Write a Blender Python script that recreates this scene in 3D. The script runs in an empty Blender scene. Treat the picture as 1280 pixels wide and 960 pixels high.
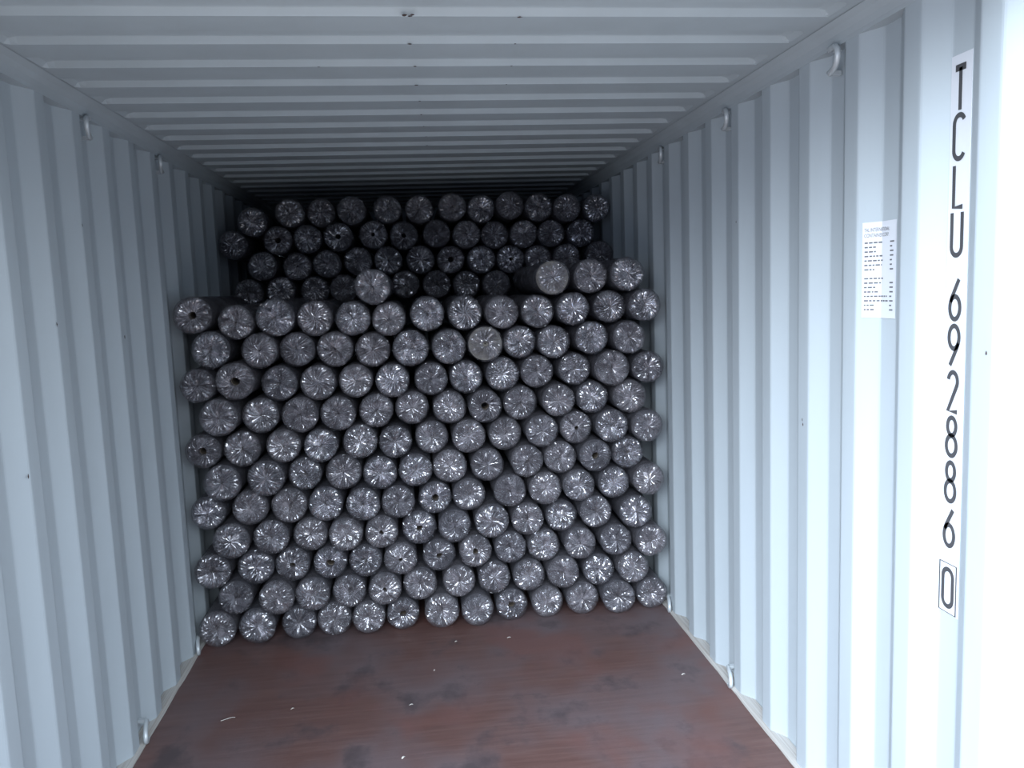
import bpy, math, random
import numpy as np
from mathutils import Vector, Matrix
C = bpy.context.scene
col = C.collection
PI = math.pi

# ------------------------------------------------------------------ camera
CX, CH = -0.0657, 1.6791
YAW, PIT, ROL, FPX = .1171, .1167, -.0373, 1017.8
cy_, sy_ = math.cos(YAW), math.sin(YAW)
FWD = Vector((sy_*math.cos(PIT), cy_*math.cos(PIT), -math.sin(PIT)))
r0 = Vector((cy_, -sy_, 0)); u0 = r0.cross(FWD)
RT = math.cos(ROL)*r0 + math.sin(ROL)*u0
UP = -math.sin(ROL)*r0 + math.cos(ROL)*u0
cam = bpy.data.cameras.new('camera'); co = bpy.data.objects.new('camera', cam); col.objects.link(co)
cam.sensor_width = 36; cam.lens = FPX/1280*36; cam.clip_start = .05
m = Matrix((RT, UP, -FWD)).transposed().to_4x4(); m.translation = (CX, 0, CH)
co.matrix_world = m
C.camera = co

# ------------------------------------------------------------------ sky, light, exposure
C.view_settings.view_transform = 'Standard'; C.view_settings.look = 'None'
C.view_settings.gamma = 1; C.view_settings.use_curve_mapping = False
C.view_settings.exposure = 0.0
C.cycles.max_bounces = 10; C.cycles.diffuse_bounces = 7; C.cycles.glossy_bounces = 4
C.cycles.transparent_max_bounces = 12
C.cycles.use_denoising = True
SKY = 4.7
w = bpy.data.worlds.new('world'); C.world = w; w.use_nodes = True
nt = w.node_tree; nt.nodes.clear()
def N(nt, t, **k):
    n = nt.nodes.new(t)
    for a, b in k.items(): setattr(n, a, b)
    return n
tc = N(nt, 'ShaderNodeTexCoord'); sp = N(nt, 'ShaderNodeSeparateXYZ')
nt.links.new(tc.outputs['Generated'], sp.inputs[0])
rp = N(nt, 'ShaderNodeValToRGB')
e = rp.color_ramp.elements
e[0].position = 0.0; e[0].color = (.30, .30, .31, 1)
e[1].position = 1.0; e[1].color = (.62, .78, 1.0, 1)
for p, c in ((.30, (.27, .27, .28, 1)), (.43, (.065, .075, .10, 1)), (.535, (.055, .07, .105, 1)), (.605, (.66, .72, .79, 1)), (.72, (.76, .86, .97, 1))):
    x = rp.color_ramp.elements.new(p); x.color = c
mr = N(nt, 'ShaderNodeMapRange'); mr.inputs['From Min'].default_value = -1; mr.inputs['From Max'].default_value = 1
nt.links.new(sp.outputs['Z'], mr.inputs['Value']); nt.links.new(mr.outputs[0], rp.inputs[0])
# brighter cloud bank, behind the camera and to the left
dt = N(nt, 'ShaderNodeVectorMath', operation='DOT_PRODUCT')
dt.inputs[1].default_value = Vector((-.68, -.66, .30)).normalized()
nt.links.new(tc.outputs['Generated'], dt.inputs[0])
m2 = N(nt, 'ShaderNodeMapRange', interpolation_type='SMOOTHSTEP')
m2.inputs['From Min'].default_value = .55; m2.inputs['From Max'].default_value = 1.0
m2.inputs['To Min'].default_value = 1.0; m2.inputs['To Max'].default_value = 3.7
nt.links.new(dt.outputs['Value'], m2.inputs['Value'])
# broken clouds
nz = N(nt, 'ShaderNodeTexNoise'); nz.inputs['Scale'].default_value = 3.2; nz.inputs['Detail'].default_value = 4
nt.links.new(tc.outputs['Generated'], nz.inputs['Vector'])
m3 = N(nt, 'ShaderNodeMapRange'); m3.inputs['From Min'].default_value = .35; m3.inputs['From Max'].default_value = .65
m3.inputs['To Min'].default_value = .7; m3.inputs['To Max'].default_value = 1.35
nt.links.new(nz.outputs['Fac'], m3.inputs['Value'])
mm = N(nt, 'ShaderNodeMath', operation='MULTIPLY'); nt.links.new(m2.outputs[0], mm.inputs[0]); nt.links.new(m3.outputs[0], mm.inputs[1])
m4 = N(nt, 'ShaderNodeMath', operation='MULTIPLY'); nt.links.new(mm.outputs[0], m4.inputs[0]); m4.inputs[1].default_value = SKY
bg = N(nt, 'ShaderNodeBackground'); ow = N(nt, 'ShaderNodeOutputWorld')
nt.links.new(rp.outputs[0], bg.inputs['Color']); nt.links.new(m4.outputs[0], bg.inputs['Strength'])
nt.links.new(bg.outputs[0], ow.inputs[0])

W, H, D = 2.35, 2.39, .036
Y0, Y1 = 1.36, 7.25            # door opening and closed end
P = .278                       # pitch of the wall corrugation
# sampling portal across the open doorway
la = bpy.data.lights.new('doorway_portal', 'AREA'); la.shape = 'RECTANGLE'; la.size = W; la.size_y = H
la.cycles.is_portal = True
lo = bpy.data.objects.new('doorway_portal', la); col.objects.link(lo)
lo.location = (0, Y0-.02, H/2); lo.rotation_euler = (PI/2, 0, 0)   # faces into the container

# ------------------------------------------------------------------ materials
def mat(name, base=(.5,.5,.5), rough=.5, metal=0, spec=.5):
    m = bpy.data.materials.new(name); m.use_nodes = True
    b = m.node_tree.nodes['Principled BSDF']
    b.inputs['Base Color'].default_value = (*base, 1); b.inputs['Roughness'].default_value = rough
    b.inputs['Metallic'].default_value = metal; b.inputs['Specular IOR Level'].default_value = spec
    return m
def noise(nt, scale, detail=4, vec=None, rough=.5):
    n = N(nt, 'ShaderNodeTexNoise'); n.inputs['Scale'].default_value = scale
    n.inputs['Detail'].default_value = detail; n.inputs['Roughness'].default_value = rough
    if vec: nt.links.new(vec, n.inputs['Vector'])
    return n.outputs['Fac']
def ramp(nt, fac, stops):
    r = N(nt, 'ShaderNodeValToRGB'); el = r.color_ramp.elements
    el[0].position, el[0].color = stops[0][0], (*stops[0][1], 1)
    el[1].position, el[1].color = stops[-1][0], (*stops[-1][1], 1)
    for p, c in stops[1:-1]:
        x = el.new(p); x.color = (*c, 1)
    nt.links.new(fac, r.inputs[0]); return r.outputs[0]
def mapping(nt, sc, rot=(0,0,0)):
    g = N(nt, 'ShaderNodeNewGeometry'); mp = N(nt, 'ShaderNodeMapping')
    mp.inputs['Scale'].default_value = sc; mp.inputs['Rotation'].default_value = rot
    nt.links.new(g.outputs['Position'], mp.inputs['Vector']); return mp.outputs[0]
def bump(nt, h, st, dist=.01):
    b = N(nt, 'ShaderNodeBump'); b.inputs['Strength'].default_value = st; b.inputs['Distance'].default_value = dist
    nt.links.new(h, b.inputs['Height']); nt.links.new(b.outputs[0], nt.nodes['Principled BSDF'].inputs['Normal'])
def mixc(nt, fac, a, b, mode='MIX'):
    x = N(nt, 'ShaderNodeMix', data_type='RGBA', blend_type=mode)
    for s, i in ((fac, 0), (a, 6), (b, 7)):
        if hasattr(s, 'links'): nt.links.new(s, x.inputs[i])
        elif i == 0: x.inputs[0].default_value = s
        else: x.inputs[i].default_value = (*s, 1)
    return x.outputs[2]

# light grey paint with faint streaks of dirt
PAINT = (.435, .485, .515)
def paint(name, k=1.0):
    m = mat(name, PAINT, .55, 0, .35); nt = m.node_tree; b = nt.nodes['Principled BSDF']
    f1 = noise(nt, 1.0, 5, mapping(nt, (5, 5, .7)))
    c = ramp(nt, f1, [(.3, tuple(v*.93*k for v in PAINT)), (.6, tuple(v*k for v in PAINT))])
    f2 = noise(nt, 9, 6, mapping(nt, (1, 1, .5)), .7)
    s = ramp(nt, f2, [(.70, (0,0,0)), (.78, (.35,.35,.35))])
    c = mixc(nt, s, c, (.28*k, .30*k, .29*k))
    nt.links.new(c, b.inputs['Base Color'])
    bump(nt, noise(nt, 3, 3, mapping(nt, (1.5, 1.5, .6))), .25, .01)
    return m
M_wall = paint('grey container paint'); M_roof = paint('roof paint', .94)
M_rail = paint('rail paint', .93)
M_seal = mat('dusty sealant', (.45, .42, .38), .8)
ntt = M_seal.node_tree
ntt.links.new(ramp(ntt, noise(ntt, 14, 5), [(.35, (.34,.31,.28)), (.65, (.46,.45,.43))]), ntt.nodes['Principled BSDF'].inputs['Base Color'])
M_ring = mat('bare galvanised ring', (.60, .64, .66), .4, .3)
M_rust = mat('rust', (.07, .045, .04), .9)

# stained brown plywood floor
M_floor = mat('brown plywood', (.2, .1, .08), .6)
nt = M_floor.node_tree; b = nt.nodes['Principled BSDF']
grain = noise(nt, 1, 6, mapping(nt, (3.0, 38, 1)), .6)
c = ramp(nt, grain, [(.25, (.094, .047, .041)), (.5, (.120, .063, .055)), (.75, (.148, .083, .073))])
pl = noise(nt, 1.3, 3, mapping(nt, (1.6, 1.1, 1)))
c = mixc(nt, ramp(nt, pl, [(.40, (0,0,0)), (.62, (.85,.85,.85))]), c, (.128, .100, .108))     # grey tread dust
pd = noise(nt, 2.4, 5, mapping(nt, (1.7, 1.2, 1)), .6)
c = mixc(nt, ramp(nt, pd, [(.54, (0,0,0)), (.66, (.7,.7,.7))]), c, (.050, .037, .040))       # dark scuffs
pr_ = noise(nt, 1.7, 3, mapping(nt, (1.1, .9, 2)))
c = mixc(nt, ramp(nt, pr_, [(.52, (0,0,0)), (.62, (.6,.6,.6))]), c, (.150, .064, .053))      # fresh reddish areas
nt.links.new(c, b.inputs['Base Color'])
nt.links.new(ramp(nt, pl, [(.3, (.5,)*3), (.7, (.7,)*3)]), b.inputs['Roughness'])
bump(nt, grain, .3, .004)

# rolled black woven sheet, and the paler cut end some rolls show
def fabric(name, dark, light):
    m = mat(name, dark, .7, 0, .4); nt = m.node_tree; b = nt.nodes['Principled BSDF']
    tc = N(nt, 'ShaderNodeTexCoord')
    f = noise(nt, 26, 4, tc.outputs['Object'], .6)
    nt.links.new(ramp(nt, f, [(.35, dark), (.65, light)]), b.inputs['Base Color'])
    bump(nt, f, .4, .004); return m
M_fab = fabric('charcoal woven sheet', (.034, .034, .041), (.068, .068, .080))
M_beige = fabric('beige sheet', (.22, .20, .175), (.36, .34, .30))
M_core = mat('cardboard core', (.16, .13, .10), .8)
M_hole = mat('core hollow', (.012, .012, .015), .9)

# clear stretch film: part see-through, part milky, glossy where it creases
def film(name, cover, milk, gloss):
    m = bpy.data.materials.new(name); m.use_nodes = True; nt = m.node_tree; nt.nodes.clear()
    o = N(nt, 'ShaderNodeOutputMaterial'); tr = N(nt, 'ShaderNodeBsdfTransparent')
    di = N(nt, 'ShaderNodeBsdfDiffuse'); di.inputs['Color'].default_value = (*milk, 1)
    gl = N(nt, 'ShaderNodeBsdfGlossy'); gl.inputs['Roughness'].default_value = .16; gl.inputs['Color'].default_value = (.95, .94, .97, 1)
    tc = N(nt, 'ShaderNodeTexCoord')
    f = noise(nt, 30, 2, tc.outputs['Object'], .6)
    bp = N(nt, 'ShaderNodeBump'); bp.inputs['Strength'].default_value = .75; bp.inputs['Distance'].default_value = .006
    nt.links.new(f, bp.inputs['Height'])
    nt.links.new(bp.outputs[0], gl.inputs['Normal']); nt.links.new(bp.outputs[0], di.inputs['Normal'])
    oi = N(nt, 'ShaderNodeObjectInfo')
    gv = N(nt, 'ShaderNodeMapRange'); gv.inputs['To Min'].default_value = gloss-.16; gv.inputs['To Max'].default_value = gloss+.16
    nt.links.new(oi.outputs['Random'], gv.inputs['Value'])
    nt.links.new(ramp(nt, oi.outputs['Random'], [(0, tuple(v*.8 for v in milk)), (.45, (milk[0]*1.25, milk[1]*1.2, milk[2]*1.15)), (.7, tuple(v*.75 for v in milk)), (1, tuple(v*1.15 for v in milk))]), di.inputs['Color'])
    a = N(nt, 'ShaderNodeMixShader'); nt.links.new(gv.outputs[0], a.inputs[0])
    nt.links.new(di.outputs[0], a.inputs[1]); nt.links.new(gl.outputs[0], a.inputs[2])
    x = N(nt, 'ShaderNodeMixShader')
    f2 = noise(nt, 11, 2, tc.outputs['Object'])
    q = N(nt, 'ShaderNodeMapRange'); q.inputs['From Min'].default_value = .35; q.inputs['From Max'].default_value = .65
    q.inputs['To Min'].default_value = cover-.28; q.inputs['To Max'].default_value = cover+.24
    nt.links.new(f2, q.inputs['Value']); 
    # the film is gathered in many layers towards the middle and single at the rim
    sx = N(nt, 'ShaderNodeSeparateXYZ'); nt.links.new(tc.outputs['Object'], sx.inputs[0])
    cb = N(nt, 'ShaderNodeCombineXYZ'); nt.links.new(sx.outputs['X'], cb.inputs['X']); nt.links.new(sx.outputs['Z'], cb.inputs['Z'])
    ln = N(nt, 'ShaderNodeVectorMath', operation='LENGTH'); nt.links.new(cb.outputs[0], ln.inputs[0])
    lv = N(nt, 'ShaderNodeMapRange', interpolation_type='SMOOTHSTEP')
    for k_, v_ in (('From Min', .062), ('From Max', .086), ('To Min', .14), ('To Max', -.22)): lv.inputs[k_].default_value = v_
    nt.links.new(ln.outputs['Value'], lv.inputs['Value'])
    ad = N(nt, 'ShaderNodeMath', operation='ADD', use_clamp=True); nt.links.new(q.outputs[0], ad.inputs[0]); nt.links.new(lv.outputs[0], ad.inputs[1])
    nt.links.new(ad.outputs[0], x.inputs[0])
    nt.links.new(tr.outputs[0], x.inputs[1]); nt.links.new(a.outputs[0], x.inputs[2]); nt.links.new(x.outputs[0], o.inputs[0])
    return m
M_film = film('clear stretch film', .58, (.20, .195, .22), .40)
M_decal = mat('white decal', (.66, .68, .72), .5)
M_ink = mat('dark lettering', (.055, .055, .06), .6)
M_paper = mat('paper notice', (.64, .66, .70), .6)
M_print = mat('faded print', (.13, .13, .14), .7)
M_scrap = mat('pale scrap', (.72, .68, .62), .7)

# ------------------------------------------------------------------ helpers
def mesh(name, vs, fs, m, parent=None, smooth=False, kind=None):
    me = bpy.data.meshes.new(name); me.from_pydata([tuple(v) for v in vs], [], fs)
    if isinstance(m, (list, tuple)):
        for q in m: me.materials.append(q)
    else: me.materials.append(m)
    if smooth:
        for p in me.polygons: p.use_smooth = True
    me.update()
    o = bpy.data.objects.new(name, me); col.objects.link(o)
    if parent: o.parent = parent
    if kind: o['kind'] = kind
    return o
def box(vs, fs, x0, x1, y0, y1, z0, z1):
    n = len(vs)
    vs += [(x, y, z) for z in (z0, z1) for y in (y0, y1) for x in (x0, x1)]
    fs += [tuple(n+i for i in q) for q in ((0,2,3,1), (4,5,7,6), (0,1,5,4), (2,6,7,3), (0,4,6,2), (1,3,7,5))]
def tag(o, label, cat, group=None):
    o['label'] = label; o['category'] = cat
    if group: o['group'] = group
    return o
def empty(name, loc):
    o = bpy.data.objects.new(name, None); o.location = loc; o.empty_display_size = .05; col.objects.link(o); return o

# ------------------------------------------------------------------ the container shell
vs, fs = [], []; box(vs, fs, -W/2, W/2, Y0, Y1, -.028, 0)
floor = mesh('floor', vs, fs, M_floor, kind='structure')
floor['label'] = 'stained brown plywood floor of the container'

def wall(side, phase, name):
    s = side; prof = []
    k0 = math.floor((Y0-phase)/P)-1; k = k0
    while phase + k*P < Y1 + P:
        b_ = phase + k*P
        for a, d in ((0, 0), (.07, 0), (.138, D), (.21, D)): prof.append((b_+a, d))
        k += 1
    # rounded press bends: split every corner in two
    pts = []
    for i in range(1, len(prof)-1):
        p0, p1, p2 = (np.array(prof[j]) for j in (i-1, i, i+1))
        r = .006
        a = p1 + (p0-p1)/np.linalg.norm(p0-p1)*r; c = p1 + (p2-p1)/np.linalg.norm(p2-p1)*r
        m_ = (a+c)/2*.5 + p1*.5
        pts += [a, m_, c]
    pts = [p for p in pts if Y0 <= p[0] <= Y1]
    zs = [-.02, .4, .8, 1.2, 1.6, 2.0, 2.335]
    vs, fs = [], []
    for off in (0, .002):
        for z in zs:
            for y, d in pts: vs.append((s*(W/2+d+off), y, z))
    n = len(pts); L = len(zs)
    for o_ in (0, 1):
        for j in range(L-1):
            for i in range(n-1):
                a = o_*n*L + j*n + i
                q = (a, a+1, a+n+1, a+n)
                fs.append(q if (s > 0) == (o_ == 0) else q[::-1])
    for j in (0, L-1):
        for i in range(n-1):
            a = j*n+i; fs.append((a, a+1, a+1+n*L, a+n*L))
    return mesh(name, vs, fs, M_wall, kind='structure')
PHR, PHL = 3.8428, 4.6582
wr = wall(1, PHR, 'wall_right'); wr['label'] = 'corrugated light grey steel wall on the right'
wl = wall(-1, PHL, 'wall_left'); wl['label'] = 'corrugated light grey steel wall on the left'
vs, fs = [], []
for i in range(-5, 6):
    box(vs, fs, i*.23-.07, i*.23+.07, Y1, Y1+.03, 0, H)
box(vs, fs, -W/2-D-.03, W/2+D+.03, Y1+.03, Y1+.05, -.02, H)
box(vs, fs, -W/2-D-.03, -W/2+.05, Y1-.01, Y1+.03, -.02, H); box(vs, fs, W/2-.05, W/2+D+.03, Y1-.01, Y1+.03, -.02, H)
wb = mesh('wall_back', vs, fs, M_wall, kind='structure'); wb['label'] = 'closed corrugated end wall behind the stacks'

# roof: flat sheet with transverse pressed ribs that stop short of the side rails
PR, PHZ, INS, ZR = .2349, 2.2012, .075, 2.383
ys = []; hs = []
k = math.floor((Y0-PHZ)/PR)-1
while PHZ + k*PR < Y1:
    b_ = PHZ + k*PR
    for a, h in ((0, 0), (.120, 0), (.138, .92), (.146, 1), (.215, 1), (.221, .92)):
        ys.append(b_+a); hs.append(h)
    k += 1
sel = [(y, h) for y, h in zip(ys, hs) if Y0 <= y <= Y1]
sel = [(Y0, 0)] + sel + [(Y1, 0), (Y1+.06, 0)]
xs = [-W/2-.05, -W/2+INS-.022, -W/2+INS-.007, -W/2+INS+.013] + [i*.25 for i in range(-4, 5)] + [W/2-INS-.035, W/2-INS-.015, W/2-INS, W/2+.05]
amp = [0, 0, .75, 1] + [1]*9 + [1, .75, 0, 0]
vs = []; fs = []
for off in (0, .003):
    for y, h in sel:
        for x, a in zip(xs, amp): vs.append((x, y, ZR + h*a*.019 + off))
nx, ny = len(xs), len(sel)
for o_ in (0, 1):
    for j in range(ny-1):
        for i in range(nx-1):
            a = o_*nx*ny + j*nx + i; q = (a, a+nx, a+nx+1, a+1)
            fs.append(q if o_ == 0 else q[::-1])
ceil = mesh('ceiling', vs, fs, M_roof, kind='structure'); ceil['label'] = 'ribbed steel roof of the container seen from below'
def blot(vs, fs, pt, u, v, r, rnd):
    n = len(vs); k = 8; vs.append(pt)
    for i in range(k):
        a = 2*PI*i/k; q = r*rnd.uniform(.5, 1.2)
        vs.append(pt + u*math.cos(a)*q + v*math.sin(a)*q)
    for i in range(k): fs.append((n, n+1+i, n+1+(i+1) % k))
rnd = random.Random(4)
vs, fs = [], []
for x, y, r in ((-.05,2.186,.010),(-.036,2.192,.007),(-.03,2.18,.006),(.25,2.197,.008),(-.037,2.43,.006),(.267,2.43,.005),(-.02,2.665,.007),(.285,2.665,.005),
             (-.317,2.665,.005),(-.014,2.90,.007),(.296,2.90,.004),(-.001,3.135,.007),(.007,3.37,.007),(.034,3.84,.007),(.042,4.07,.007),(.02,3.605,.005)):
    blot(vs, fs, Vector((x, y+.006, ZR-.0007)), Vector((1,0,0)), Vector((0,1,0)), r, rnd)
mesh('rust_mark', vs, fs, M_rust, ceil)['label'] = 'row of small rust spots along the roof ribs'
def wallmarks(parent, X, spots, s):
    vs, fs = [], []
    for y, z, r in spots: blot(vs, fs, Vector((X - s*.0008, y, z)), Vector((0,1,0)), Vector((0,0,1.8)), r, rnd)
    mesh('rust_mark', vs, fs, M_rust, parent)
wallmarks(wr, W/2, [(2.49,1.22,.004), (2.485,1.205,.003), (3.03,1.9,.003), (1.64,1.5,.003)], 1)
wallmarks(wl, -W/2, [(2.71,1.62,.004), (3.30,1.55,.005), (2.99,1.95,.004), (2.42,1.2,.004)], -1)

for s, nm in ((-1, 'left'), (1, 'right')):
    pf = [(-.001, 2.331), (-.004, 2.342), (-.012, 2.358), (-.026, 2.372), (-.048, 2.3815), (.06, 2.3815), (.06, 2.331)]
    vs = [(s*(W/2+x), y, z) for y in (Y0, Y1) for x, z in pf]; k = len(pf)
    fs = [(i, (i+1) % k, (i+1) % k+k, i+k) for i in range(k)] + [tuple(range(k)), tuple(range(2*k-1, k-1, -1))]
    if s < 0: fs = [q[::-1] for q in fs]
    t = mesh('trim_top_'+nm, vs, fs, M_rail, kind='structure'); t['label'] = 'square steel top rail along the %s wall' % nm
    # floor angle: pale lip against the boards with a low ledge in every hollow of the wall
    vs, fs = [], []
    nY = 60
    for i in range(nY+1):
        y = Y0 + (Y1-Y0)*i/nY; j = rnd.uniform(-.002, .002)
        for x, z in ((W/2-.014+j, -.005), (W/2-.014+j, .004), (W/2-.002, .012), (W/2+D-.002, .018), (W/2+D-.002, -.005)): vs.append((s*x, y, z))
    for i in range(nY):
        for k in range(5):
            a = i*5+k; c = i*5+(k+1) % 5; q = (a, c, c+5, a+5); fs.append(q if s < 0 else q[::-1])
    t = mesh('baseboard_'+nm, vs, fs, M_seal, kind='structure'); t['label'] = 'pale sealed edge strip between floor boards and %s wall' % nm

# lashing rings: bent rod welded by both ends
def tube(pts, r, n=10):
    vs, fs = [], []
    P_ = [Vector(p) for p in pts]
    for i, p in enumerate(P_):
        t = (P_[min(i+1, len(P_)-1)] - P_[max(i-1, 0)]).normalized()
        a = t.orthogonal().normalized() if i == 0 else (a_prev - t*a_prev.dot(t)).normalized()
        a_prev = a; b_ = t.cross(a)
        for k in range(n):
            an = 2*PI*k/n; vs.append(p + (a*math.cos(an) + b_*math.sin(an))*r)
    for i in range(len(P_)-1):
        for k in range(n):
            fs.append((i*n+k, i*n+(k+1) % n, (i+1)*n+(k+1) % n, (i+1)*n+k))
    fs.append(tuple(range(n))[::-1]); fs.append(tuple((len(P_)-1)*n+k for k in range(n)))
    return vs, fs
def ring(s, y, top, label):
    # half hoop lying along the wall, bulging towards the door
    zc = 2.300 if top else .032
    root = empty('lashing_ring', (s*(W/2-.004), y, zc))
    tag(root, label, 'lashing ring', 'lashing rings on the %s' % ('top rails' if top else 'floor edge'))
    pts = [(s*.008, .020, .033)]
    for i in range(15):
        a = PI*i/14
        pts.append((-s*.016*math.sin(a), .014-.074*math.sin(a)**.8, .033*math.cos(a)))
    pts.append((s*.008, .020, -.033))
    vs, fs = tube(pts, .0085)
    mesh('hoop', vs, fs, M_ring, root, smooth=True)
    for z in (.033, -.033):
        vs, fs = [], []; a, c = sorted((s*.003, s*.036))
        box(vs, fs, a, c, .012, .030, z-.006, z+.006)
        mesh('weld_tab', vs, fs, M_ring, root)
for s, y, top, lb in ((1, 2.31, True, 'steel lashing hoop on right top rail, nearest the viewer'),
                   (1, 3.13, True, 'steel lashing hoop on right top rail, second from the viewer'),
                   (1, 3.96, True, 'steel lashing hoop on right top rail, above front of the roll stack'),
                   (-1, 3.12, True, 'steel lashing hoop on left top rail, nearer of two'),
                   (-1, 3.96, True, 'steel lashing hoop on left top rail, farther one by the rolls'),
                   (-1, 3.13, False, 'pale lashing hoop at foot of left wall, clear of the rolls'),
                   (-1, 3.90, False, 'pale lashing hoop at foot of left wall, against lowest roll'),
                   (1, 3.12, False, 'pale lashing hoop at foot of right wall, clear of the rolls'),
                   (1, 3.93, False, 'pale lashing hoop at foot of right wall, against lowest roll')):
    ring(s, y, top, lb)
FRONT = [[(241, 395, 25), (294, 404, 23), (345, 399, 25), (392, 399, 23.5), (441, 398, 23), (486, 398, 22), (534, 392, 23), (581, 391, 23), (627, 390, 21.5), (671.5, 389, 21.5), (716, 386, 22), (762, 383, 21.5), (805, 381, 20.5)], [(264.5, 436, 27), (325, 437, 23.5), (372.5, 436, 23), (419, 435.5, 23.5), (466, 437, 23), (513, 434.5, 24), (561, 433, 23), (608, 431.5, 23.5), (649, 427.5, 21.5), (692, 427, 21.5), (739, 422, 22), (786, 422, 22)], [(247.5, 482.5, 22), (294.5, 476, 27), (349.5, 479, 23.5), (398, 478, 23.5), (445, 475.5, 22.5), (491, 475.5, 22.5), (539, 473, 21), (582.5, 471, 22), (628, 467.5, 22.5), (671, 464, 21.5), (717.5, 461, 21.5), (764.5, 460, 23.5), (809, 459, 20.5)], [(274, 522, 27), (325.5, 519, 24), (375, 519, 24), (423, 517, 23), (470, 514, 22.5), (515, 509, 22), (562, 509, 22), (606, 507.5, 21.5), (650.5, 504.5, 22.5), (698, 500, 21.5), (740.5, 496, 21), (787.5, 495, 22.5)], [(255.5, 566, 23), (304, 562, 24), (353, 560, 22.5), (401, 557, 22.5), (448, 555, 23), (495, 552.5, 22), (540, 546, 21.5), (586, 544.5, 22.5), (632, 542, 22), (675.5, 536, 21), (719.5, 534, 21.5), (764, 531, 22), (807.5, 532, 20.5)], [(277.5, 604, 27), (334, 598, 24), (380.5, 594, 22), (428, 592.5, 23.5), (475, 591, 22.5), (519, 586, 22), (562, 582, 22.5), (610.5, 582, 22), (658, 575, 20.5), (700, 571, 21.5), (744, 569, 21), (785.5, 565, 21.5)], [(262, 647.5, 21.5), (310, 639, 23.5), (359, 633, 23.5), (406, 631, 23), (454.5, 630, 22), (497.5, 628, 22), (544.5, 622, 21.5), (586, 619, 21.5), (636, 611, 21.5), (681, 609.5, 22), (723, 606, 21.5), (767, 602.5, 19.5), (810, 597.5, 20.5)], [(291, 679, 24), (340, 671, 23), (386, 670, 22.5), (432.5, 667.5, 22.5), (477.5, 665, 21.5), (524, 658.5, 22.5), (569, 656, 21.5), (614, 650.5, 23), (659.5, 648, 21.5), (702, 645, 20.5), (744.5, 639, 21), (795, 640, 22)], [(269, 717.5, 23.5), (320, 711, 23.5), (365, 707.5, 22.5), (413, 705.5, 21.5), (459, 700, 20.5), (500, 697.5, 21.5), (549, 693, 21.5), (594, 687.5, 21.5), (638, 683.5, 20.5), (679.5, 681, 21), (724, 678, 21), (769.5, 674, 21), (813.5, 674, 20)], [(297.5, 752.5, 22.5), (344, 747.5, 23), (391, 742, 22.5), (436, 737.5, 21.5), (481, 734, 21.5), (527.5, 731.5, 22), (573, 727, 20.5), (618, 721, 21.5), (661, 718, 21.5), (704.5, 714, 21.5), (748, 711.5, 21), (791, 709, 20)], [(274, 787.5, 24), (324, 784, 24), (371, 780.5, 22.5), (416, 775, 22.5), (460.5, 771, 21.5), (503, 770, 21.5), (551.5, 762.5, 23), (597, 762.5, 20.5), (639.5, 757, 20.5), (684, 752, 21), (728, 748, 21.5), (773.5, 746, 22), (815, 741, 20)]]
TOP = [(466, 359, 23), (691, 347, 21.5), (738, 345, 21), (784, 342, 22)]
REAR = [[(315, 279), (362, 267), (401, 267), (439, 264), (484, 262), (524, 262), (567, 259), (601, 261), (638, 257), (671, 259), (707, 262), (745, 260)], [(292, 306), (347, 300), (385, 299), (423, 296), (467, 294), (505, 295), (546, 292), (584, 294), (620, 294), (653, 293), (690, 293), (727, 294)], [(329, 334), (372, 334), (410, 331), (448, 327), (485, 325), (525, 325), (563, 325), (601, 326), (638, 324), (674, 321), (707, 319), (749, 316)], [(311, 367), (351, 362), (397, 362), (426, 360), (466, 358), (507, 355), (546, 355), (584, 354), (620, 354)]]

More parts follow.
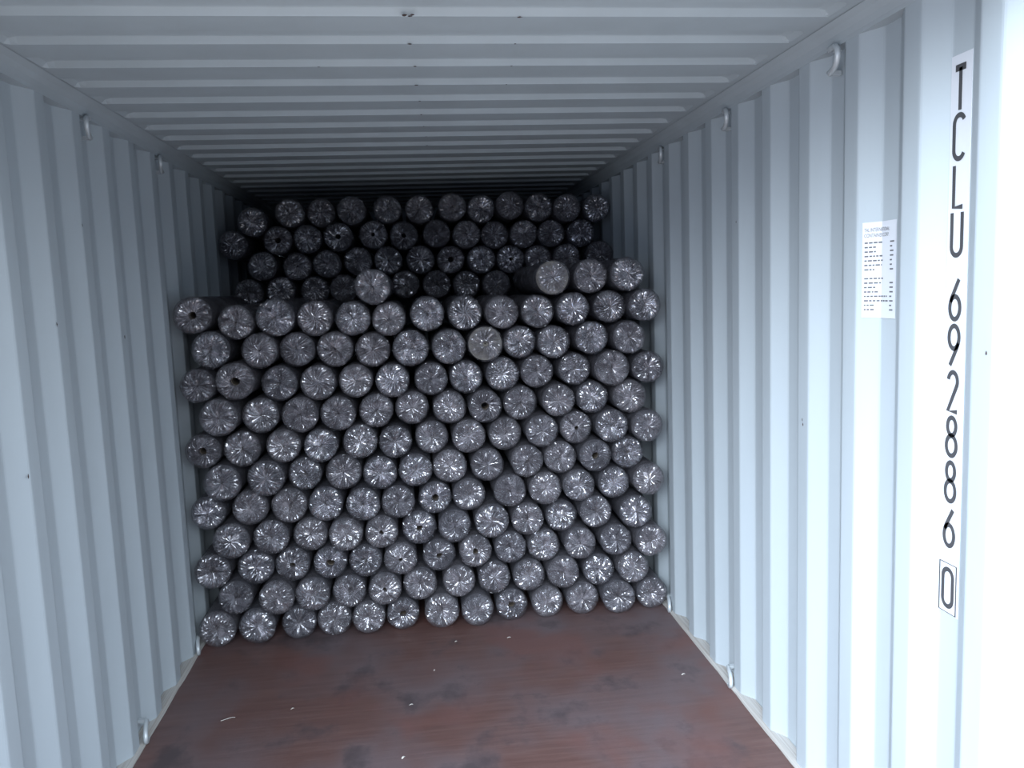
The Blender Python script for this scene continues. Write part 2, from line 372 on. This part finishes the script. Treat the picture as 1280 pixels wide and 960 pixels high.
# ------------------------------------------------------------------ the rolls
def unproj(px, py, Y):
    d = FWD + (px-640)/FPX*RT - (py-480)/FPX*UP
    t = Y/d.y
    return CX + t*d.x, CH + t*d.z, t
NA, VAR = 72, 26
def film_mesh(seed, L):
    """Film sleeve and its gathered, pleated end; unit radius 1 = R0, axis +Y, end at y = 0."""
    R0 = .09; rg = random.Random(seed)
    comps = [(rg.choice((5, 7, 9, 11)), rg.uniform(0, 6.3), rg.uniform(.5, 1)) for _ in range(2)] + \
            [(rg.choice((13, 17, 19, 23)), rg.uniform(0, 6.3), rg.uniform(.35, .8)) for _ in range(2)]
    low = [(k, rg.uniform(0, 6.3), rg.uniform(.3, 1)) for k in (1, 2, 3)]
    tw = rg.uniform(-1.1, 1.1); dish = rg.uniform(.004, .022); hole = rg.uniform(.14, .26) if seed % 7 == 0 else .035
    lump = [(rg.uniform(-.6, .6), rg.uniform(-.6, .6), rg.uniform(-.017, .017)) for _ in range(5)]
    rho = [1.0, .985, .95, .88, .78, .67, .55, .44, .34, hole, hole*.8]
    vs, fs = [], []
    for j, p in enumerate(rho):
        for i in range(NA):
            a = 2*PI*i/NA; at = a + tw*(1-p)*(1-p)
            pl = sum(w_*(1-2*abs(math.sin(k*at/2+ph))) for k, ph, w_ in comps)
            lo_ = sum(w_*math.sin(k*a+ph) for k, ph, w_ in low)
            am = .0080*math.sin(PI*min(1, (1-p)/.75))**.6 if p < .985 else 0
            edge = -.022*math.sqrt(max(0, 1-((p-.62)/.38)**2)) if p > .62 else -.022
            y = edge + dish*((1-p)**1.3) + am*pl + .0028*lo_*(1-p)*2
            for lx, lz, h in lump:
                y += h*math.exp(-((p*math.cos(a)-lx)**2 + (p*math.sin(a)-lz)**2)/.06)
            y += rg.uniform(-.0010, .0010)*(p < .98)
            if j >= len(rho)-1 and hole > .1: y += .018
            y = min(y, .0155 if p > .5 else .03)
            rr = p*R0*(1 + .010*lo_*(p > .9)) + rg.uniform(-.0008, .0008)
            vs.append((rr*math.cos(a), y, rr*math.sin(a)))
    n1 = len(rho)
    for j in range(n1-1):
        for i in range(NA):
            a = j*NA+i; b_ = j*NA+(i+1) % NA
            fs.append((a, b_, b_+NA, a+NA))
    st = len(vs)
    yy = [0, .02, .06, .12, .22, .40, .65, L*.97, L]
    for j, y in enumerate(yy):
        for i in range(0, NA, 2):
            a = 2*PI*i/NA
            lo_ = sum(w_*math.sin(k*a+ph) for k, ph, w_ in low)
            r = R0*(1+.010*lo_) - (0 if j == 0 else rg.uniform(0, .0016)) - (.004 if j == len(yy)-1 else 0)
            vs.append((r*math.cos(a), y, r*math.sin(a)))
    h = NA//2
    for i in range(h):   # join end rim to sleeve
        a, b_, c = 2*i, 2*i+1, (2*i+2) % NA
        fs.append((a, b_, c))
    for j in range(len(yy)-1):
        for i in range(h):
            a = st+j*h+i; b_ = st+j*h+(i+1) % h
            fs.append((a, a+h, b_+h, b_))
    me = bpy.data.meshes.new('plastic_wrap'); me.from_pydata(vs, [], fs); me.materials.append(M_film)
    for p in me.polygons:
        if p.index >= (n1-1)*NA: p.use_smooth = True
    me.update(); return me
def body_mesh(seed, L, endmat, core):
    """Wound sheet: cylinder with spiral steps on its end and a hollow cardboard core."""
    rg = random.Random(seed); R = .0855; n = 40
    rad = [.021, .030, .040, .050, .060, .070, .079, .0835, R]
    vs, fs, mi = [], [], []
    dep = [rg.uniform(.017, .022) for _ in rad]; dep[-1] = .024
    if not core: rad[0] = .003; dep[0] = .012; dep[1] = .013
    if core: rad = [.0185, .021] + rad[1:]; dep = [.014, .014] + dep[1:]
    for k, r in enumerate(rad):
        for i in range(n):
            a = 2*PI*i/n; vs.append((r*math.cos(a), dep[k] + rg.uniform(-.0008, .0008), r*math.sin(a)))
    for k in range(len(rad)-1):
        for i in range(n):
            a, b_ = k*n+i, k*n+(i+1) % n; fs.append((a, a+n, b_+n, b_)); mi.append(2 if core and k == 0 else 1)
    o = (len(rad)-1)*n; s = len(vs)
    for y in (L*.5, L-.02):
        for i in range(n): a = 2*PI*i/n; vs.append((R*math.cos(a), y, R*math.sin(a)))
    for q0, q1 in ((o, s), (s, s+n)):
        for i in range(n): j = (i+1) % n; fs.append((q0+i, q1+i, q1+j, q0+j)); mi.append(0)
    fs.append(tuple(s+n+i for i in range(n))[::-1]); mi.append(0)
    s = len(vs)                                     # inside of the core
    for i in range(n): a = 2*PI*i/n; vs.append((rad[0]*math.cos(a), .10, rad[0]*math.sin(a)))
    for i in range(n): j = (i+1) % n; fs.append((i, j, s+j, s+i)); mi.append(2)
    fs.append(tuple(s+i for i in range(n))); mi.append(3)
    me = bpy.data.meshes.new('fabric_body'); me.from_pydata(vs, [], fs)
    for q in (M_fab, endmat, M_core, M_hole): me.materials.append(q)
    for p, k in zip(me.polygons, mi): p.material_index = k; p.use_smooth = k == 0
    me.update(); return me
LF, LR = .93, 1.05
films = {L: [film_mesh(100+i+int(L*10), L) for i in range(VAR)] for L in (LF, LR)}
bodies = {L: [body_mesh(200+i, L, M_fab, True) for i in range(4)] for L in (LF, LR)}
beige = body_mesh(300, LF, M_beige, False)

def settle(pts, floor_z, it=1500):
    """Nudge measured circles apart until they rest side by side inside the walls."""
    A = np.array([[p[0], p[1]] for p in pts]); O = A.copy(); R = np.array([p[2] for p in pts])
    for k in range(it):
        d = A[None] - A[:, None]; L = np.hypot(d[..., 0], d[..., 1]) + np.eye(len(A))*9
        ov = np.clip(R[:, None]+R[None]-L, 0, None)
        push = -(d/L[..., None]*ov[..., None]).sum(1)*.5
        A += push*.6 + (O-A)*.004*(k < it*.5)
        if LIM: A[:, 0] = np.clip(A[:, 0], -W/2+R, W/2-R)
        if floor_z is not None: A[:, 1] = np.maximum(A[:, 1], floor_z+R)
    return A
LIM = True
ORD = ['first', 'second', 'third', 'fourth', 'fifth', 'sixth', 'seventh', 'eighth', 'ninth', 'tenth', 'eleventh', 'twelfth', 'thirteenth']
def place(x, z, Y, r, L, rg, label, group, fm=None, bm=None, proto={}):
    key = L
    if key not in proto:
        root = empty('fabric_roll', (x, Y, z)); kids = []
        for nm in ('fabric_body', 'plastic_wrap'):
            c = bpy.data.objects.new(nm, bodies[L][0] if nm == 'fabric_body' else films[L][0]); col.objects.link(c); c.parent = root; kids.append(c)
        proto[key] = (root, kids)
    else:
        src, sk = proto[key]; root = src.copy(); col.objects.link(root); kids = []
        for c in sk:
            d = c.copy(); col.objects.link(d); d.parent = root; kids.append(d)
    root.location = (x, Y, z); root.rotation_euler = (0, rg.randrange(4)*PI/2, 0)
    s = r/.09/1.016; root.scale = (s, 1, s)
    kids[0].data = bm or rg.choice(bodies[L]); kids[1].data = fm or rg.choice(films[L][3:6] if bm else films[L])
    tag(root, label, 'roll', group); return root

rg = random.Random(77)
YF, YR = 3.95, 4.97
items = []
nrow = len(FRONT)
for ri, row in enumerate(FRONT):
    for ci, (px, py, pr) in enumerate(row):
        Y = YF + rg.uniform(-.028, .028) - max(0, (pr-23.5))*.012
        x, z, t = unproj(px, py, Y)
        items.append([x, z, min(.0900, max(.083, pr*t/FPX*.965)), Y, ri, ci, len(row)])
toplab = ['lone wrapped roll lying on top of the front stack, left of centre',
          'wrapped roll with pale beige end, leftmost of three atop front stack on right',
          'wrapped dark roll, middle of three atop the front stack on right',
          'wrapped dark roll, rightmost of three atop front stack by right wall']
for ti, (px, py, pr) in enumerate(TOP):
    Y = YF + (-.03, .0, .03, .0)[ti]; x, z, t = unproj(px, py, Y)
    items.append([x, z, .0865, Y, -1, ti, 4])
A = settle(items, 0)
for (x, z), (ox, oz, r, Y, ri, ci, n) in zip(A, items):
    if ri < 0: lab = toplab[ci]
    else:
        up = nrow - ri
        rowtxt = 'bottom row on the floor' if up == 1 else ('top full row' if up == nrow else '%s row up' % ORD[up-1])
        if ci == 0: pos = 'against left wall'
        elif ci == n-1: pos = 'against right wall'
        elif ci <= n//2: pos = '%s from left' % ORD[ci]
        else: pos = '%s from right' % ORD[n-1-ci]
        kind = 'film-wrapped dark roll'
        if (ri, ci) == (1, 7): kind = 'film-wrapped roll with pale beige end'
        lab = '%s %s in %s of front stack' % (kind, pos, rowtxt)
    be = (ri, ci) in ((1, 7), (-1, 1))
    place(x, z, Y, r, LF, rg, lab, 'wrapped rolls of the front stack', bm=beige if be else None)
items = []
for ri, row in enumerate(REAR):
    for ci, (px, py) in enumerate(row):
        Y = YR + rg.uniform(-.03, .03)
        x, z, t = unproj(px, py, Y)
        items.append([x, z, .0865, Y, ri, ci, len(row)])
A = settle(items, None)
for (x, z), (ox, oz, r, Y, ri, ci, n) in zip(A, items):
    rowtxt = ('top row', 'second row down', 'third row down', 'lowest visible row')[ri]
    if ri == 3: pos = ('%s from left' % ORD[ci]) if ci < 5 else '%s from right' % ORD[n-1-ci]
    elif ci == 0: pos = 'at left end'
    elif ci == n-1: pos = 'at right end'
    elif ci <= n//2: pos = '%s from left' % ORD[ci]
    else: pos = '%s from right' % ORD[n-1-ci]
    if ri == 3 and ci == 0: pos = 'leftmost'
    if ri == 3 and ci == n-1: pos = 'rightmost'
    place(x, z, Y, r, LR, rg, 'shadowed film-wrapped roll %s in %s of rear stack' % (pos, rowtxt), 'wrapped rolls of the rear stack')

# ------------------------------------------------------------------ container number on the right wall
XREC = W/2 + D
YC = 1.797
def ribbon(pts, w_, closed=False):
    """Flat stroke of width w_ along 2D points; returns quads in (u, v)."""
    n = len(pts); L = []
    for i in range(n):
        a = np.array(pts[(i-1) % n] if closed or i else pts[0]); b_ = np.array(pts[(i+1) % n] if closed or i < n-1 else pts[-1])
        t = (b_-a)/np.linalg.norm(b_-a); nn = np.array((-t[1], t[0]))*w_/2; p = np.array(pts[i])
        L.append((p+nn, p-nn))
    q = [(L[i][0], L[i+1][0], L[i+1][1], L[i][1]) for i in range(n-1)]
    if closed: q.append((L[-1][0], L[0][0], L[0][1], L[-1][1]))
    return q
def arc(cx, cy, rx, ry, a0, a1, n=14):
    return [(cx+rx*math.cos(math.radians(a0+(a1-a0)*i/n)), cy+ry*math.sin(math.radians(a0+(a1-a0)*i/n))) for i in range(n+1)]
# glyphs in a box 0..1 wide (scaled to .034 m) and 0..1 high (scaled to .098 m), aspect handled on use
GW, GH = .036, .098
def sc(pts): return [(x*GW, y*GH) for x, y in pts]
GL = {
 'T': [([(0, .96), (1, .96)], False, 1.35), ([(.5, 0), (.5, .96)], False, 1)],
 'C': [(arc(.5, .78, .5, .2, 25, 180)+arc(.5, .22, .5, .2, 180, 335), False, 1)],
 'L': [([(.1, 1), (.1, .035), (1, .035)], False, 1)],
 'U': [([(0, 1)]+arc(.5, .2, .5, .2, 180, 360)+[(1, 1)], False, 1)],
 '6': [([(.85, 1), (.18, .55)]+arc(.5, .3, .5, .28, 150, 510, 22), False, 1)],
 '9': [([(.15, 0), (.82, .45)]+arc(.5, .7, .5, .28, -30, 330, 22), False, 1)],
 '2': [(arc(.5, .76, .46, .22, 170, -20)+[(.05, .035), (1, .035)], False, 1)],
 '8': [(arc(.5, .76, .42, .22, -90, 270, 20), False, 1), (arc(.5, .27, .5, .25, 90, 450, 22), False, 1)],
 '0': [(arc(.5, .78, .5, .2, 0, 180)+arc(.5, .22, .5, .2, 180, 360), True, 1)],
}
root = empty('number_strip', (XREC, YC, .84))
tag(root, 'tall white strip with vertical black container number on the right wall', 'number label')
vs, fs = [], []; box(vs, fs, -.0016, 0, -.038, .036, 0, 1.335)
mesh('strip', vs, fs, M_decal, root)
vs, fs = [], []
def put(ch, ztop, zbot, w_=.0115):
    h = ztop-zbot; vs, fs = [], []
    for pts, cl, k in GL[ch]:
        P2 = [(x*GW, y*h) for x, y in pts]
        for q in ribbon(P2, w_*k, cl):
            n = len(vs)
            for u, v in q: vs.append((-.0026, -(u-GW/2), zbot-.84+v))
            fs.append((n, n+1, n+2, n+3))
    mesh('character', vs, fs, M_ink, root)
for ch, zt, zb in (('T',2.149,2.050),('C',2.041,1.938),('L',1.925,1.826),('U',1.817,1.718),('6',1.662,1.566),('9',1.554,1.457),
                   ('2',1.443,1.343),('8',1.333,1.236),('8',1.223,1.123),('6',1.105,1.011),('0',.955,.857)):
    put(ch, zt, zb)
vs, fs = [], []
for q in ribbon([(-.031, .003), (.031, .003), (.031, .128), (-.031, .128)], .0042, True):
    n = len(vs)
    for u, v in q: vs.append((-.0026, -u, v))
    fs.append((n, n+1, n+2, n+3))
mesh('digit_frame', vs, fs, M_ink, root)['label'] = 'thin black box around the last digit'

# ------------------------------------------------------------------ paper notice, bent from the hollow onto the slope
yr0, yf = 2.036, PHR-.278*6-.068      # hollow starts / fold line where the slope begins
Sl = math.hypot(.068, D)
def fold(u, off=0):
    """u = distance along the paper from its left (far) edge towards the viewer."""
    uf = .058
    if u <= uf:
        k = (uf-u)/Sl; x, y = XREC-D*k, yf+.068*k
        n_ = Vector((-.068, -D, 0)).normalized()
        return Vector((x, y, 0)) + n_*off
    return Vector((XREC-off, yf-(u-uf), 0))
PW, Z_T, Z_B = .125, 1.823, 1.561
root = empty('paper_notice', (XREC, yf, Z_B))
tag(root, 'white printed paper notice stuck in a fold of the right wall', 'notice')
us = [0, .02, .04, .056, .058, .060, .08, .1, PW]; nz_ = 6
vs, fs = [], []
for off in (.0006, .0018):
    for u in us:
        for j in range(nz_+1): p = fold(u, off); vs.append((p.x-XREC, p.y-yf, (Z_T-Z_B)*j/nz_))
nn = (nz_+1); tot = nn*len(us)
for o_ in (0, 1):
    for i in range(len(us)-1):
        for j in range(nz_):
            a = o_*tot+i*nn+j; q = (a, a+nn, a+nn+1, a+1); fs.append(q if o_ else q[::-1])
mesh('sheet', vs, fs, M_paper, root)
vs, fs = [], []
def dash(u0, u1, z, h):
    n = max(1, int((u1-u0)/.006)); st = len(vs)
    for i in range(n+1):
        p = fold(u0+(u1-u0)*i/n, .0024)
        vs.append((p.x-XREC, p.y-yf, z-h/2)); vs.append((p.x-XREC, p.y-yf, z+h/2))
    for i in range(n): a = st+2*i; fs.append((a, a+2, a+3, a+1))
def textline(s, u0, u1, z, h, name):
    """Small printed header: real letters bent over the fold."""
    cu = bpy.data.curves.new('t', 'FONT'); cu.body = s; cu.size = 1
    ob = bpy.data.objects.new('t', cu); me0 = bpy.data.meshes.new_from_object(ob)
    X = [v.co.x for v in me0.vertices]; Yv = [v.co.y for v in me0.vertices]
    x0, x1, y0, y1 = min(X), max(X), min(Yv), max(Yv); st = len(vs)
    for v in me0.vertices:
        p = fold(u0+(v.co.x-x0)/(x1-x0)*(u1-u0), .0024)
        vs.append((p.x-XREC, p.y-yf, z+(v.co.y-y0)/(y1-y0)*h))
    for p in me0.polygons: fs.append(tuple(st+i for i in p.vertices))
    bpy.data.objects.remove(ob); bpy.data.curves.remove(cu); bpy.data.meshes.remove(me0)
hh = Z_T-Z_B
textline('TAL INTERNATIONAL', .006, .094, hh-.026, .010, 'a')
textline('CONTAINER CORP.', .006, .092, hh-.041, .010, 'b')
lr = random.Random(5)
mesh('printed_heading', vs, fs, M_print, root); vs, fs = [], []
z = hh-.056
for ln, rt in ((.056,1),(.034,1),(.034,1),(.058,1),(.058,1),(.054,1),(.03,1),(.0,0),(.060,0),(.050,1),(.034,1),(.048,1),(.080,1),(.086,1),(.03,1),(.034,1)):
    u = .007
    while u < .007+ln-.004:
        w_ = lr.uniform(.005, .013); dash(u, min(u+w_, .007+ln), z, .0040); u += w_+.003
    if rt: dash(.098, .098+lr.choice((.010, .016, .019)), z, .0040)
    z -= .0122
mesh('printed_lines', vs, fs, M_print, root)

# ------------------------------------------------------------------ scraps on the floor
def scrap(x, y, L, wd, ang, label):
    n = 6; vs, fs = [], []
    r_ = random.Random(int(x*1000+y*77))
    for i in range(n+1):
        k = i/n-.5; ww = wd*(1-.5*abs(k)*2)*r_.uniform(.8, 1.2)/2; z0 = .0006+.0025*math.sin(PI*(i/n))
        for dy, dz in ((-ww, 0), (ww, 0), (ww, .0009), (-ww, .0009)): vs.append((k*L, dy+.1*L*math.sin(4*k), z0+dz-.0004))
    for i in range(n):
        for k in range(4): a = i*4+k; b_ = i*4+(k+1) % 4; fs.append((a, b_, b_+4, a+4))
    fs += [(3, 2, 1, 0), (n*4, n*4+1, n*4+2, n*4+3)]
    o = mesh('straw' if L > .04 else 'paper_scrap', vs, fs, M_scrap); o.location = (x, y, 0); o.rotation_euler = (0, 0, ang)
    tag(o, label, 'straw' if L > .04 else 'scrap', 'litter on the floor')
for a in ((-.888, 3.223, .055, .004, .15, 'pale straw on the brown floor close to the left wall'),
          (-.839+.2, 3.257, .014, .007, .4, 'tiny pale scrap on the floor right of the straw'),
          (-.183, 2.818, .016, .009, .7, 'white scrap on the floor nearest the viewer, left of centre'),
          (-.155, 3.197, .016, .005, .1, 'thin pale scrap on middle of the floor beside dark scuff'),
          (.315, 3.758, .018, .006, .0, 'pale scrap on floor just in front of rolls, right of centre'),
          (.059, 3.765, .012, .006, .3, 'tiny pale scrap on floor just in front of rolls, near centre'),
          (-.052, 3.485, .010, .005, .9, 'tiny dull speck on the floor a little behind the middle'),
          (1.011, 3.235, .018, .008, .2, 'pale scrap on the floor near the right wall lashing hoop')):
    scrap(*a)
